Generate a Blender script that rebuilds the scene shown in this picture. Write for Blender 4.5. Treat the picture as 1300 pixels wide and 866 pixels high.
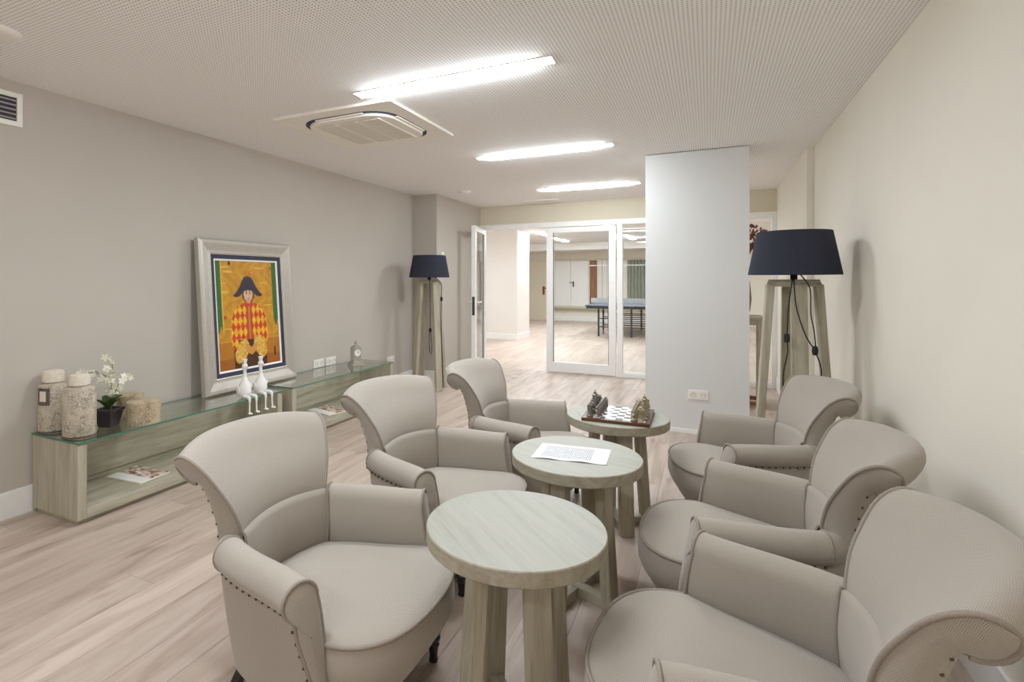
import bpy, bmesh, math, random
import numpy as np
from mathutils import Vector, Matrix
random.seed(7); rng = np.random.default_rng(7)
PI = math.pi; R = math.radians
S = bpy.context.scene; COL = S.collection
for o in list(bpy.data.objects): bpy.data.objects.remove(o, do_unlink=True)

# ------------------------------------------------------------ camera, world, exposure
cd = bpy.data.cameras.new('camera'); cam = bpy.data.objects.new('camera', cd); COL.objects.link(cam)
cam.location = (0, 0, 1.35); cam.rotation_euler = (R(90), 0, R(26.57))
cd.sensor_width = 36; cd.lens = 685/1300*36
cd.shift_x = (650-557)/1300; cd.shift_y = -(433-355.85)/1300; cd.clip_start = .05
S.camera = cam
S.cycles.max_bounces = 16; S.cycles.diffuse_bounces = 10; S.cycles.transparent_max_bounces = 16
w = bpy.data.worlds.new('world'); S.world = w; w.use_nodes = True
w.node_tree.nodes['Background'].inputs[0].default_value = (1, .97, .93, 1)
w.node_tree.nodes['Background'].inputs[1].default_value = .3
S.view_settings.view_transform = 'Standard'; S.view_settings.look = 'None'
S.view_settings.exposure = 0.0; S.view_settings.gamma = 1; S.view_settings.use_curve_mapping = False
LAMP = 88.0          # ceiling strip strength
LAMP_BACK = 76.0

# ------------------------------------------------------------ materials
def lin(c):
    return tuple((x/12.92 if x <= .04045 else ((x+.055)/1.055)**2.4) for x in c)
def hexc(h): return lin([int(h[i:i+2], 16)/255 for i in (0, 2, 4)])
class NT:
    def __init__(s, name):
        s.m = bpy.data.materials.new(name); s.m.use_nodes = True
        s.t = s.m.node_tree; s.b = s.t.nodes['Principled BSDF']; s.out = s.t.nodes['Material Output']
    def n(s, typ, **kw):
        x = s.t.nodes.new(typ)
        for k, v in kw.items():
            if k.startswith('i_'):
                key = k[2:]; key = int(key) if key.isdigit() else key
                x.inputs[key].default_value = v
            else: setattr(x, k, v)
        return x
    def l(s, a, b): s.t.links.new(a, b)
    def math(s, op, a, b=None):
        x = s.n('ShaderNodeMath', operation=op)
        for i, v in enumerate((a, b)):
            if v is None: continue
            if isinstance(v, (int, float)): x.inputs[i].default_value = v
            else: s.l(v, x.inputs[i])
        return x.outputs[0]
    def ramp(s, fac, stops):
        r = s.n('ShaderNodeValToRGB'); s.l(fac, r.inputs[0]); e = r.color_ramp.elements
        while len(e) < len(stops): e.new(.5)
        for el, (p, c) in zip(e, stops): el.position = p; el.color = (*c, 1)
        return r.outputs[0]
    def mix(s, fac, a, b):
        x = s.n('ShaderNodeMix', data_type='RGBA')
        for i, v in ((0, fac), (6, a), (7, b)):
            if isinstance(v, (int, float)): x.inputs[i].default_value = v
            elif isinstance(v, tuple): x.inputs[i].default_value = (*v, 1)
            else: s.l(v, x.inputs[i])
        return x.outputs[2]
    def bump(s, h, strength, dist=.001):
        b = s.n('ShaderNodeBump'); b.inputs['Strength'].default_value = strength; b.inputs['Distance'].default_value = dist
        s.l(h, b.inputs['Height']); s.l(b.outputs[0], s.b.inputs['Normal'])
    def col(s, c):
        if isinstance(c, tuple): s.b.inputs['Base Color'].default_value = (*c, 1)
        else: s.l(c, s.b.inputs['Base Color'])
    def coords(s, which='Object', scale=(1, 1, 1), loc=None):
        tc = s.n('ShaderNodeTexCoord'); mp = s.n('ShaderNodeMapping'); mp.inputs['Scale'].default_value = scale
        s.l(tc.outputs[which], mp.inputs[0])
        if loc is not None: s.l(loc, mp.inputs['Location'])
        return mp.outputs[0]
    def noise(s, vec, scale, detail=4, rough=.55, dist=0):
        x = s.n('ShaderNodeTexNoise'); x.inputs['Scale'].default_value = scale; x.inputs['Detail'].default_value = detail
        x.inputs['Roughness'].default_value = rough; x.inputs['Distortion'].default_value = dist
        s.l(vec, x.inputs['Vector']); return x.outputs['Fac']
    def rough(s, r, spec=.5, metal=0):
        s.b.inputs['Roughness'].default_value = r; s.b.inputs['Specular IOR Level'].default_value = spec; s.b.inputs['Metallic'].default_value = metal
def plain(name, c, rough=.5, spec=.4, metal=0, var=.06, scale=12):
    t = NT(name); n = t.noise(t.coords(), scale)
    c2 = tuple(x*(1-var) for x in c); c3 = tuple(min(1, x*(1+var)) for x in c)
    t.col(t.ramp(n, [(.3, c2), (.7, c3)])); t.rough(rough, spec, metal); return t.m
def paint(name, c, rough=.75):
    t = NT(name); v = t.coords(); n = t.noise(v, 1.2, 5); c2 = tuple(x*.96 for x in c)
    t.col(t.ramp(n, [(.35, c2), (.65, c)])); t.rough(rough, .25)
    t.bump(t.noise(v, 260, 2), .06, .0008); return t.m
def wood(name, stops, axis='z', rough=.55):
    t = NT(name); oi = t.n('ShaderNodeObjectInfo')
    cmb = t.n('ShaderNodeCombineXYZ'); rr = t.math('MULTIPLY', oi.outputs['Random'], 37.)
    for i in range(3): t.l(rr, cmb.inputs[i])
    sc = {'x': (1.6, 22, 22), 'y': (22, 1.6, 22), 'z': (22, 22, 1.6)}[axis]
    v = t.coords('Object', sc, cmb.outputs[0])
    n = t.noise(v, 1.0, 6, .65, .6); n2 = t.noise(v, 4.5, 3, .6)
    f = t.math('ADD', t.math('MULTIPLY', n, .7), t.math('MULTIPLY', n2, .3))
    t.col(t.ramp(f, stops)); t.rough(rough, .3); t.bump(n2, .25, .0015); return t.m
WASH = [(.30, hexc('8d8574')), (.45, hexc('aaa28f')), (.6, hexc('bab3a1')), (.75, hexc('c6c1b2'))]
M = {}
M['wash_x'] = wood('washed_wood_x', WASH, 'x'); M['wash_y'] = wood('washed_wood_y', WASH, 'y'); M['wash_z'] = wood('washed_wood_z', WASH, 'z')
TOPW = [(.24, hexc('7a786c')), (.36, hexc('9a998e')), (.5, hexc('a5a499')), (.8, hexc('b1b0a6'))]
M['top'] = wood('washed_table_top', TOPW, 'x', .5)
M['rim'] = wood('washed_rim', [(.3, hexc('857d6c')), (.5, hexc('9f9785')), (.75, hexc('b3ac9c'))], 'x')
M['wall_grey'] = paint('greige_wall_paint', hexc('c3bcb3'))
M['wall_cream'] = paint('cream_wall_paint', hexc('ece7db'))
M['wall_white'] = paint('white_wall_paint', hexc('e8e5df'))
M['lintel'] = paint('beige_lintel_paint', hexc('d9d1bd'))
M['column'] = paint('pale_blue_grey_column_paint', hexc('dedfde'), .5)
M['white'] = plain('white_lacquer', hexc('eeeeec'), .35, .5, 0, .02)
M['plastic'] = plain('white_plastic', hexc('efece4'), .4, .5, 0, .02)
M['ivory'] = plain('ivory_plastic', hexc('f4f0e8'), .45, .5, 0, .02)
M['socket'] = plain('socket_plastic', hexc('c9c2b4'), .5)
M['black'] = plain('black_stained_wood', hexc('241f1f'), .35, .5)
M['dark'] = plain('dark_hole', hexc('2c2a2c'), .7)
M['navy_slot'] = plain('navy_slot', hexc('3a3d52'), .6)
M['navy'] = None
M['silver'] = plain('brushed_silver', hexc('b9b3a9'), .38, .5, .55, .08, 30)
M['champagne'] = plain('champagne_frame', hexc('c0bab1'), .36, .5, .45, .05, 40)
M['liner'] = plain('navy_liner', hexc('36394c'), .6)
M['cord'] = plain('black_cord', hexc('1f1d1d'), .5)
M['pewter'] = plain('dark_pewter', hexc('8d867e'), .42, .5, .5, .35, 120)
M['bronze'] = plain('pale_bronze', hexc('a89b84'), .42, .5, .5, .35, 120)
M['nail'] = plain('antique_brass_nail', hexc('5d4e3e'), .35, .5, .7)
M['green'] = plain('leaf_green', hexc('3f5a2c'), .45, .5, 0, .3, 30)
M['stem'] = plain('stem_green', hexc('66743d'), .5)
M['petal'] = plain('cream_petal', hexc('ecebdc'), .6)
M['pot'] = plain('dark_plum_pot', hexc('3c353b'), .3, .5)
M['duck'] = plain('matte_white_ceramic', hexc('f0efec'), .5)
M['beak'] = plain('pale_orange_beak', hexc('e8c9b0'), .5)
M['red'] = plain('red_lever', hexc('9c3a34'), .4)
M['dry'] = plain('dried_red_leaf', hexc('7d4a3c'), .7, .3, 0, .3, 60)
M['vase'] = plain('brown_ceramic', hexc('7a5a48'), .5)
M['tt_top'] = plain('slate_blue_table_top', hexc('5a6270'), .5)
M['metal_dark'] = plain('dark_metal_tube', hexc('3c3e42'), .45, .5, .3)
M['far_wood'] = wood('reddish_wood_panel', [(.3, hexc('6d4a38')), (.55, hexc('96684c')), (.8, hexc('a8927c'))], 'z')
M['curtain'] = plain('grey_green_curtain', hexc('8d9284'), .8)
M['rubber'] = plain('grey_rubber', hexc('8a8a88'), .6)
M['edge_glass'] = plain('green_glass_edge', hexc('3f7a66'), .15, .6)
def emit(name, c, s):
    t = NT(name); t.b.inputs['Base Color'].default_value = (.9, .9, .9, 1)
    t.b.inputs['Emission Color'].default_value = (*c, 1); t.b.inputs['Emission Strength'].default_value = s; return t.m
M['lamp'] = emit('light_diffuser', (.87, .94, 1), LAMP); M['lamp_back'] = emit('light_diffuser_back', (.88, .94, 1), LAMP_BACK)
def glass(name, tint, refl=1.0):
    t = NT(name); t.t.nodes.remove(t.b)
    tr = t.n('ShaderNodeBsdfTransparent'); tr.inputs[0].default_value = (*tint, 1)
    gl = t.n('ShaderNodeBsdfGlossy'); gl.inputs['Roughness'].default_value = .02
    fr = t.n('ShaderNodeFresnel'); fr.inputs[0].default_value = 1.45; ge = t.n('ShaderNodeNewGeometry'); ffc = t.math('SUBTRACT', 1., ge.outputs['Backfacing'])
    mx = t.n('ShaderNodeMixShader'); t.l(t.math('MULTIPLY', t.math('MULTIPLY', fr.outputs[0], refl), ffc), mx.inputs[0]); t.l(tr.outputs[0], mx.inputs[1]); t.l(gl.outputs[0], mx.inputs[2])
    t.l(mx.outputs[0], t.out.inputs[0]); return t.m
M['glass'] = glass('clear_pane', (.97, .985, .975), 1.4); M['glass_top'] = glass('green_tinted_glass', (.90, .95, .92), 1.7)
def mk_navy():
    t = NT('navy_linen_shade'); v = t.coords('Object', (260, 260, 260)); n = t.noise(v, 1, 2)
    t.col(t.ramp(n, [(.3, hexc('2b2d37')), (.7, hexc('3b3e4b'))])); t.rough(.85, .2); t.bump(n, .3, .001); return t.m
M['navy'] = mk_navy()
def mk_fabric():
    t = NT('herringbone_fabric'); tc = t.n('ShaderNodeTexCoord'); sp = t.n('ShaderNodeSeparateXYZ'); t.l(tc.outputs['UV'], sp.inputs[0])
    u, v = sp.outputs[0], sp.outputs[1]
    saw = t.math('PINGPONG', t.math('ADD', u, 10.), .0085)
    ph = t.math('MULTIPLY', t.math('ADD', v, t.math('MULTIPLY', saw, 1.0)), 2*PI/.0042)
    st = t.math('ADD', t.math('MULTIPLY', t.math('SINE', ph), .5), .5)
    big = t.noise(t.coords(), 5, 3)
    a = t.mix(st, hexc('887e74'), hexc('bfb6ab'))
    t.col(t.mix(t.math('MULTIPLY', big, .35), a, hexc('a39a8f')))
    t.rough(.9, .15); t.b.inputs['Sheen Weight'].default_value = .25; t.b.inputs['Sheen Roughness'].default_value = .5
    t.bump(st, .35, .0008); return t.m
M['fabric'] = mk_fabric()
M['piping'] = plain('taupe_piping', hexc('978d83'), .9, .15, 0, .1, 200)
def mk_plank():
    t = NT('oak_laminate'); oi = t.n('ShaderNodeObjectInfo'); rr = t.math('MULTIPLY', oi.outputs['Random'], 53.)
    cmb = t.n('ShaderNodeCombineXYZ')
    for i in range(3): t.l(rr, cmb.inputs[i])
    v = t.coords('Object', (9, .9, 9), cmb.outputs[0])
    n = t.noise(v, 1.0, 5, .6, 1.2); n2 = t.noise(t.coords('Object', (60, 2.2, 60), cmb.outputs[0]), 1, 4, .6)
    k = t.noise(t.coords('Object', (7, 2.2, 7), cmb.outputs[0]), 1.0, 2, .5)
    base = t.ramp(n, [(.28, hexc('9a8778')), (.45, hexc('b7a699')), (.6, hexc('c6b6aa')), (.78, hexc('d0c1b6'))])
    base = t.mix(t.math('MULTIPLY', n2, .35), base, hexc('ad9b8e'))
    kn = t.ramp(k, [(.66, (0, 0, 0)), (.78, (1, 1, 1))])
    base = t.mix(t.math('MULTIPLY', kn, .55), base, hexc('755a4c'))
    hs = t.n('ShaderNodeHueSaturation'); t.l(base, hs.inputs['Color'])
    t.l(t.math('ADD', t.math('MULTIPLY', oi.outputs['Random'], .16), .92), hs.inputs['Value']); t.col(hs.outputs[0])
    t.rough(.42, .4); t.bump(n2, .12, .001); return t.m
M['plank'] = mk_plank()
def mk_floor_far():
    t = NT('oak_laminate_far'); tc = t.n('ShaderNodeTexCoord'); sp = t.n('ShaderNodeSeparateXYZ'); t.l(tc.outputs['Object'], sp.inputs[0])
    cb = t.n('ShaderNodeCombineXYZ'); t.l(sp.outputs[1], cb.inputs[0]); t.l(sp.outputs[0], cb.inputs[1])
    br = t.n('ShaderNodeTexBrick'); t.l(cb.outputs[0], br.inputs['Vector']); br.inputs['Scale'].default_value = 1
    br.inputs['Brick Width'].default_value = 1.28; br.inputs['Row Height'].default_value = .192; br.inputs['Mortar Size'].default_value = .0012
    br.inputs['Color1'].default_value = (*hexc('c5b6aa'), 1); br.inputs['Color2'].default_value = (*hexc('cfc1b5'), 1); br.inputs['Mortar'].default_value = (*hexc('8d786c'), 1)
    n = t.noise(t.coords('Object', (9, .9, 9)), 1, 5, .6, 1.2)
    t.col(t.mix(t.ramp(n, [(.35, (.6, .6, .6)), (.6, (0, 0, 0))]), br.outputs[0], hexc('a8927f'))); t.rough(.42, .4); return t.m
M['floor_far'] = mk_floor_far()
def mk_ceiling():
    t = NT('perforated_plasterboard'); tc = t.n('ShaderNodeTexCoord'); sp = t.n('ShaderNodeSeparateXYZ'); t.l(tc.outputs['Object'], sp.inputs[0])
    p = .018
    def cell(c): return t.math('SUBTRACT', t.math('FRACT', t.math('DIVIDE', t.math('ADD', c, 50.), p)), .5)
    a, b = cell(sp.outputs[0]), cell(sp.outputs[1])
    d = t.math('SQRT', t.math('ADD', t.math('MULTIPLY', a, a), t.math('MULTIPLY', b, b)))
    hole = t.math('LESS_THAN', d, .24)
    t.col(t.mix(hole, hexc('fbfafa'), hexc('beb9b6'))); t.rough(.8, .2); return t.m
M['ceiling'] = mk_ceiling()
M['ceiling_plain'] = paint('white_ceiling_paint', hexc('f4f2ee'))
def mk_toile(name, base, ink, sc=34):
    t = NT(name); v = t.coords(); a = t.noise(v, sc, 5, .7, 2.5); b = t.noise(v, sc*.35, 3, .5, .6)
    ln = t.math('ABSOLUTE', t.math('SUBTRACT', a, .5)); m = t.ramp(ln, [(.012, (1, 1, 1)), (.05, (0, 0, 0))])
    m2 = t.math('MULTIPLY', m, t.ramp(b, [(.36, (.15, .15, .15)), (.6, (1, 1, 1))]))
    t.col(t.mix(m2, t.mix(b, base, tuple(x*.86 for x in base)), ink)); t.rough(.6, .3); return t.m
M['toile'] = mk_toile('printed_map_paper', hexc('d3c8b4'), hexc('5d554c'))
M['toile_box'] = mk_toile('printed_box_paper', hexc('cbbb9e'), hexc('6a5a46'), 28)
M['lid'] = plain('cream_lid', hexc('ddd3c3'), .6, .3, 0, .08, 40)
M['label'] = mk_toile('jar_label', hexc('6d655e'), hexc('2a2626'), 60)
def mk_checker():
    t = NT('checker_print'); ck = t.n('ShaderNodeTexChecker'); ck.inputs['Scale'].default_value = 8
    ck.inputs['Color1'].default_value = (*hexc('efeff0'), 1); ck.inputs['Color2'].default_value = (*hexc('4a4a4a'), 1)
    t.l(t.coords('UV', (1, 1, 1)), ck.inputs['Vector']); t.col(ck.outputs[0]); t.rough(.15, .5); return t.m
M['checker'] = mk_checker()
M['board'] = wood('tortoise_brown_wood', [(.35, hexc('3d2a20')), (.55, hexc('6a4630')), (.75, hexc('8d5f3c'))], 'x', .25)
def mk_print(name, mode):
    t = NT(name); tc = t.n('ShaderNodeTexCoord'); sp = t.n('ShaderNodeSeparateXYZ'); t.l(tc.outputs['UV'], sp.inputs[0]); u, v = sp.outputs[0], sp.outputs[1]
    if mode == 'text':
        row = t.math('LESS_THAN', t.math('FRACT', t.math('MULTIPLY', v, 42.)), .5)
        cb = t.n('ShaderNodeCombineXYZ'); t.l(t.math('MULTIPLY', u, 70.), cb.inputs[0]); t.l(t.math('MULTIPLY', t.math('FLOOR', t.math('MULTIPLY', v, 42.)), 3.7), cb.inputs[1])
        wd = t.math('GREATER_THAN', t.noise(cb.outputs[0], 1, 2), .4)
        m = t.math('MULTIPLY', row, wd)
        for (src, lo, hi) in ((u, .12, .86), (v, .1, .78)):
            m = t.math('MULTIPLY', m, t.math('MULTIPLY', t.math('GREATER_THAN', src, lo), t.math('LESS_THAN', src, hi)))
        t.col(t.mix(t.math('MULTIPLY', m, .8), hexc('dcdcde'), hexc('4c4e56')))
    else:
        n = t.noise(t.coords('UV', (5, 6, 1)), 1, 5, .6, 1.0)
        pic = t.ramp(n, [(.36, hexc('efe9e4')), (.48, hexc('c9b5a5')), (.56, hexc('a06a55')), (.66, hexc('5a4a44'))])
        t.col(t.mix(t.math('LESS_THAN', v, .38), pic, hexc('eeeae6')))
    t.rough(.45, .4); return t.m
M['paper'] = mk_print('printed_sheet', 'text'); M['mag'] = mk_print('magazine_cover', 'mag')
def mk_vcol():
    t = NT('oil_painting'); a = t.n('ShaderNodeAttribute', attribute_name='paint'); v = t.coords('Object', (1, 1, 1))
    n = t.noise(v, 60, 4); t.col(t.mix(t.math('MULTIPLY', n, .18), a.outputs['Color'], hexc('7a4a12'))); t.rough(.5, .3); t.bump(n, .25, .001); return t.m
M['canvas'] = mk_vcol()

# ------------------------------------------------------------ object helpers
def link(o, parent=None):
    COL.objects.link(o)
    if parent is not None: o.parent = parent
    return o
def thing(name, label, cat, loc=(0, 0, 0), rz=0, group=None, kind=None):
    o = bpy.data.objects.new(name, None); o.empty_display_size = .05; link(o); o.location = loc; o.rotation_euler = (0, 0, rz); tag(o, label, cat, group, kind); return o
def tag(o, label=None, cat=None, group=None, kind=None):
    for k, v in (('label', label), ('category', cat), ('group', group), ('kind', kind)):
        if v: o[k] = v
    return o
def from_bm(name, bm, mat, parent=None, smooth=False, loc=None, angle=None):
    bmesh.ops.recalc_face_normals(bm, faces=bm.faces)
    me = bpy.data.meshes.new(name); bm.to_mesh(me); bm.free()
    for m in (mat if isinstance(mat, (list, tuple)) else [mat]): me.materials.append(m)
    if smooth:
        me.polygons.foreach_set('use_smooth', [True]*len(me.polygons))
        if angle: me.set_sharp_from_angle(angle=R(angle))
    o = bpy.data.objects.new(name, me); link(o, parent)
    if loc: o.location = loc
    return o
def bm_box(bm, c, s, bev=0, rot=None, seg=2):
    r = bmesh.ops.create_cube(bm, size=1); vs = r['verts']
    bmesh.ops.scale(bm, vec=s, verts=vs)
    if bev:
        es = list({e for v in vs for e in v.link_edges})
        rb = bmesh.ops.bevel(bm, geom=es, offset=bev, segments=seg, affect='EDGES', profile=.6)
        vs = list({v for f in rb['faces'] for v in f.verts} | {v for v in vs if v.is_valid})
    if rot is not None: bmesh.ops.rotate(bm, cent=(0, 0, 0), matrix=rot, verts=vs)
    bmesh.ops.translate(bm, vec=c, verts=vs); return vs
def box(name, c, s, mat, parent=None, bev=0, rot=None):
    bm = bmesh.new(); bm_box(bm, (0, 0, 0), s, bev, rot); return from_bm(name, bm, mat, parent, loc=c)
def span(name, a, b, mat, parent=None, bev=0):
    a, b = Vector(a), Vector(b); return box(name, (a+b)/2, tuple(abs(x) for x in (b-a)), mat, parent, bev)
def struct(name, a, b, mat, bev=0, parent=None):
    o = span(name, a, b, mat, parent, bev); o['kind'] = 'structure'; return o
def grid_mesh(name, P, mat, parent=None, close_u=False, close_v=False, smooth=True, caps=False, cap_bulge=0):
    """P: (nu, nv, 3)"""
    P = np.asarray(P, float); nu, nv = P.shape[:2]
    verts = P.reshape(-1, 3).tolist(); faces = []
    for i in range(nu - (0 if close_u else 1)):
        for j in range(nv - (0 if close_v else 1)):
            a, b = i, (i+1) % nu; c, d = j, (j+1) % nv
            faces.append((a*nv+c, b*nv+c, b*nv+d, a*nv+d))
    du = np.linalg.norm(np.diff(P, axis=0), axis=2).mean(1); dv = np.linalg.norm(np.diff(P, axis=1), axis=2).mean(0)
    U = np.concatenate([[0], du.cumsum()]); V = np.concatenate([[0], dv.cumsum()])
    uvs = {(i*nv+j): (U[i], V[j]) for i in range(nu) for j in range(nv)}
    if caps:
        for i in (0, nu-1):
            ring = [i*nv+j for j in range(nv)]; faces.append(tuple(ring))
    me = bpy.data.meshes.new(name); me.from_pydata(verts, [], faces); me.update()
    ul = me.uv_layers.new(name='UVMap'); vi = np.empty(len(me.loops), int); me.loops.foreach_get('vertex_index', vi)
    ul.data.foreach_set('uv', np.array([uvs[k] for k in vi], float).ravel())
    bm = bmesh.new(); bm.from_mesh(me); bmesh.ops.recalc_face_normals(bm, faces=bm.faces); bm.to_mesh(me); bm.free()
    me.materials.append(mat)
    if smooth: me.polygons.foreach_set('use_smooth', [True]*len(me.polygons))
    if caps: me.set_sharp_from_angle(angle=R(60))
    o = bpy.data.objects.new(name, me); return link(o, parent)
def spline(pts, n):
    """Catmull-Rom through pts, n samples, arc-uniform"""
    P = np.asarray(pts, float); Q = np.vstack([2*P[0]-P[1], P, 2*P[-1]-P[-2]]); out = []
    for i in range(len(P)-1):
        p0, p1, p2, p3 = Q[i:i+4]
        for t in np.linspace(0, 1, 24, endpoint=False):
            out.append(.5*((2*p1)+(-p0+p2)*t+(2*p0-5*p1+4*p2-p3)*t*t+(-p0+3*p1-3*p2+p3)*t**3))
    out.append(P[-1]); out = np.array(out); s = np.concatenate([[0], np.linalg.norm(np.diff(out, axis=0), axis=1).cumsum()])
    ss = np.linspace(0, s[-1], n); return np.stack([np.interp(ss, s, out[:, k]) for k in range(out.shape[1])], 1)
def tube_P(pts, r, n=8):
    P = np.asarray(pts, float); T = np.gradient(P, axis=0); T /= np.linalg.norm(T, axis=1)[:, None]+1e-12
    up = np.array([0, 0, 1.]) if abs(T[0][2]) < .9 else np.array([1., 0, 0]); N = np.cross(T[0], up); N /= np.linalg.norm(N); rings = []
    rr = r if hasattr(r, '__len__') else [r]*len(P)
    for p, t, q in zip(P, T, rr):
        N = N-t*(N@t); N /= np.linalg.norm(N)+1e-12; B = np.cross(t, N)
        rings.append([p+q*(math.cos(a)*N+math.sin(a)*B) for a in np.linspace(0, 2*PI, n, endpoint=False)])
    return np.array(rings)
def tube(name, pts, r, mat, parent=None, n=8): return grid_mesh(name, tube_P(pts, r, n), mat, parent, close_v=True, caps=True)
def lathe(name, prof, mat, parent=None, n=24, loc=None, smooth=True, angle=45, sq=None):
    bm = bmesh.new(); rings = []
    for r, z in prof:
        if r < 1e-5: rings.append([bm.verts.new((0, 0, z))]); continue
        rings.append([bm.verts.new((r*math.cos(a), r*math.sin(a), z)) for a in [2*PI*k/n+(sq or 0) for k in range(n)]])
    for A, B in zip(rings, rings[1:]):
        for k in range(n):
            q = [A[k % len(A)], A[(k+1) % len(A)], B[(k+1) % len(B)], B[k % len(B)]]
            q = list(dict.fromkeys(q))
            if len(q) > 2: bm.faces.new(q)
    for X in (rings[0], rings[-1]):
        if len(X) > 2: bm.faces.new(X)
    return from_bm(name, bm, mat, parent, smooth, loc, angle)
def prism(name, outline, z0, z1, mat, parent=None, hole=None, loc=None, bev=0):
    bm = bmesh.new(); n = len(outline)
    if hole is None:
        f = bm.faces.new([bm.verts.new((x, y, z0)) for x, y in outline]); r = bmesh.ops.extrude_face_region(bm, geom=[f])
        vs = [g for g in r['geom'] if isinstance(g, bmesh.types.BMVert)]; bmesh.ops.translate(bm, vec=(0, 0, z1-z0), verts=vs)
        if bev: bmesh.ops.bevel(bm, geom=[e for e in bm.edges if abs(e.verts[0].co.z-e.verts[1].co.z) < 1e-6], offset=bev, segments=2, affect='EDGES')
    else:
        L = [[bm.verts.new((x, y, z)) for x, y in o] for o, z in ((outline, z0), (outline, z1), (hole, z1), (hole, z0))]
        for a in range(4):
            A, B = L[a], L[(a+1) % 4]
            for k in range(n): bm.faces.new((A[k], A[(k+1) % n], B[(k+1) % n], B[k]))
    return from_bm(name, bm, mat, parent, loc=loc)
def rrect(w, h, r, k=5):
    out = []
    for cx, cy, a0 in ((w/2-r, h/2-r, 0), (-w/2+r, h/2-r, 90), (-w/2+r, -h/2+r, 180), (w/2-r, -h/2+r, 270)):
        for i in range(k+1): a = R(a0+90*i/k); out.append((cx+r*math.cos(a), cy+r*math.sin(a)))
    return out
def beam(name, p, q, sx, sy, mat, parent=None, twist=0, bev=.003, plumb=True):
    """board from p to q whose cross-section sx*sy stays horizontal (mitred ends)"""
    p, q = np.array(p, float), np.array(q, float); c, s = math.cos(twist), math.sin(twist)
    bm = bmesh.new(); V = []
    for b in (p, q):
        for ux, uy in ((-1, -1), (1, -1), (1, 1), (-1, 1)):
            x, y = ux*sx/2, uy*sy/2; V.append(bm.verts.new((b[0]+x*c-y*s, b[1]+x*s+y*c, b[2])))
    bm.faces.new(V[:4]); bm.faces.new(V[4:])
    for k in range(4): bm.faces.new((V[k], V[(k+1) % 4], V[4+(k+1) % 4], V[4+k]))
    if bev: bmesh.ops.bevel(bm, geom=list(bm.edges), offset=bev, segments=2, affect='EDGES')
    return from_bm(name, bm, mat, parent)
def copy_tree(o, parent=None):
    c = o.copy(); COL.objects.link(c)
    if parent is not None: c.parent = parent
    for ch in list(o.children): copy_tree(ch, c)
    return c
def quad_uv(name, pts, mat, parent=None, thick=0):
    bm = bmesh.new(); ul = bm.loops.layers.uv.new('UVMap'); vs = [bm.verts.new(p) for p in pts]; f = bm.faces.new(vs)
    for l, uv in zip(f.loops, ((0, 0), (1, 0), (1, 1), (0, 1))): l[ul].uv = uv
    if thick:
        r = bmesh.ops.extrude_face_region(bm, geom=[f]); bmesh.ops.translate(bm, vec=(0, 0, thick), verts=[g for g in r['geom'] if isinstance(g, bmesh.types.BMVert)])
    return from_bm(name, bm, mat, parent)

# ------------------------------------------------------------ room shell
XL, XR, YB, YC, H = -3.55, .81, 7.88, 5.234, 2.49
Y0 = -3.0
fl = struct('floor', (XL-.1, Y0-.1, -.06), (XR+.1, YB, -.009), M['plank'])
PW, PLN = .192, 1.285; meshes = {}; y_end = YB
def plank(x0, x1, a, b):
    k = (round(x1-x0, 4), round(b-a, 4))
    if k not in meshes:
        bm = bmesh.new(); bm_box(bm, (0, 0, 0), (k[0]-.0012, k[1]-.0012, .009))
        o = from_bm('plank', bm, M['plank'], fl); meshes[k] = o.data
    else:
        o = bpy.data.objects.new('plank', meshes[k]); link(o, fl)
    o.location = Vector(((x0+x1)/2, (a+b)/2, -.0045)) - fl.location
x = XL; row = 0
while x < XR-.02:
    x1 = min(x+PW, XR); y = -.35 - random.choice((0, .32, .64, .96))
    while y < y_end-.02:
        y1 = min(y+PLN, y_end)
        if y1 > -.3: plank(x, x1, max(y, -.35), y1)
        y = y1
    x = x1
struct('floor_entry', (XL, Y0, -.009), (XR, -.351, 0), M['floor_far'])
fb = struct('floor_back', (-9, YB, -.06), (4.2, 19, 0), M['floor_far'])
struct('wall_left', (XL-.1, Y0, 0), (XL, YB+.12, H), M['wall_grey'])
struct('wall_pillar', (XL, 6.355, 0), (-3.21, YB, H), M['wall_grey'])
struct('wall_right', (XR, Y0, 0), (XR+.1, YB+.12, H), M['wall_cream'])
struct('wall_right_projection', (XR-.05, 5.6, 0), (XR, YB, H), M['wall_cream'])
struct('wall_rear', (XL-.1, Y0-.1, 0), (XR+.1, Y0, H), M['wall_cream'])
struct('wall_lintel', (-3.21, YB, 2.2), (XR-.05, YB+.12, H), M['lintel'])
struct('ceiling', (XL-.1, Y0-.1, H), (XR+.1, YB+.12, H+.05), M['ceiling'])
struct('wall_column', (-.514, YC, 0), (.308, YC+.5, H-.006), M['column'])
bt = .014
for n, a, b in (('baseboard_left', (XL, Y0, 0), (XL+bt, 6.355, .155)), ('baseboard_pillar', (XL+bt, 6.355-bt, 0), (-3.21+bt, 6.355, .155)),
                ('baseboard_pillar_side', (-3.21, 6.355, 0), (-3.21+bt, YB-.06, .155)), ('baseboard_right', (XR-bt, Y0, 0), (XR, 5.6, .155)),
                ('baseboard_projection', (XR-.05-bt, 5.6-bt, 0), (XR-.05, YB-.06, .155)),
                ('baseboard_column', (-.514-.008, YC-.01, 0), (.308+.008, YC, .04))):
    struct(n, a, b, M['white'], .004)

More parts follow.
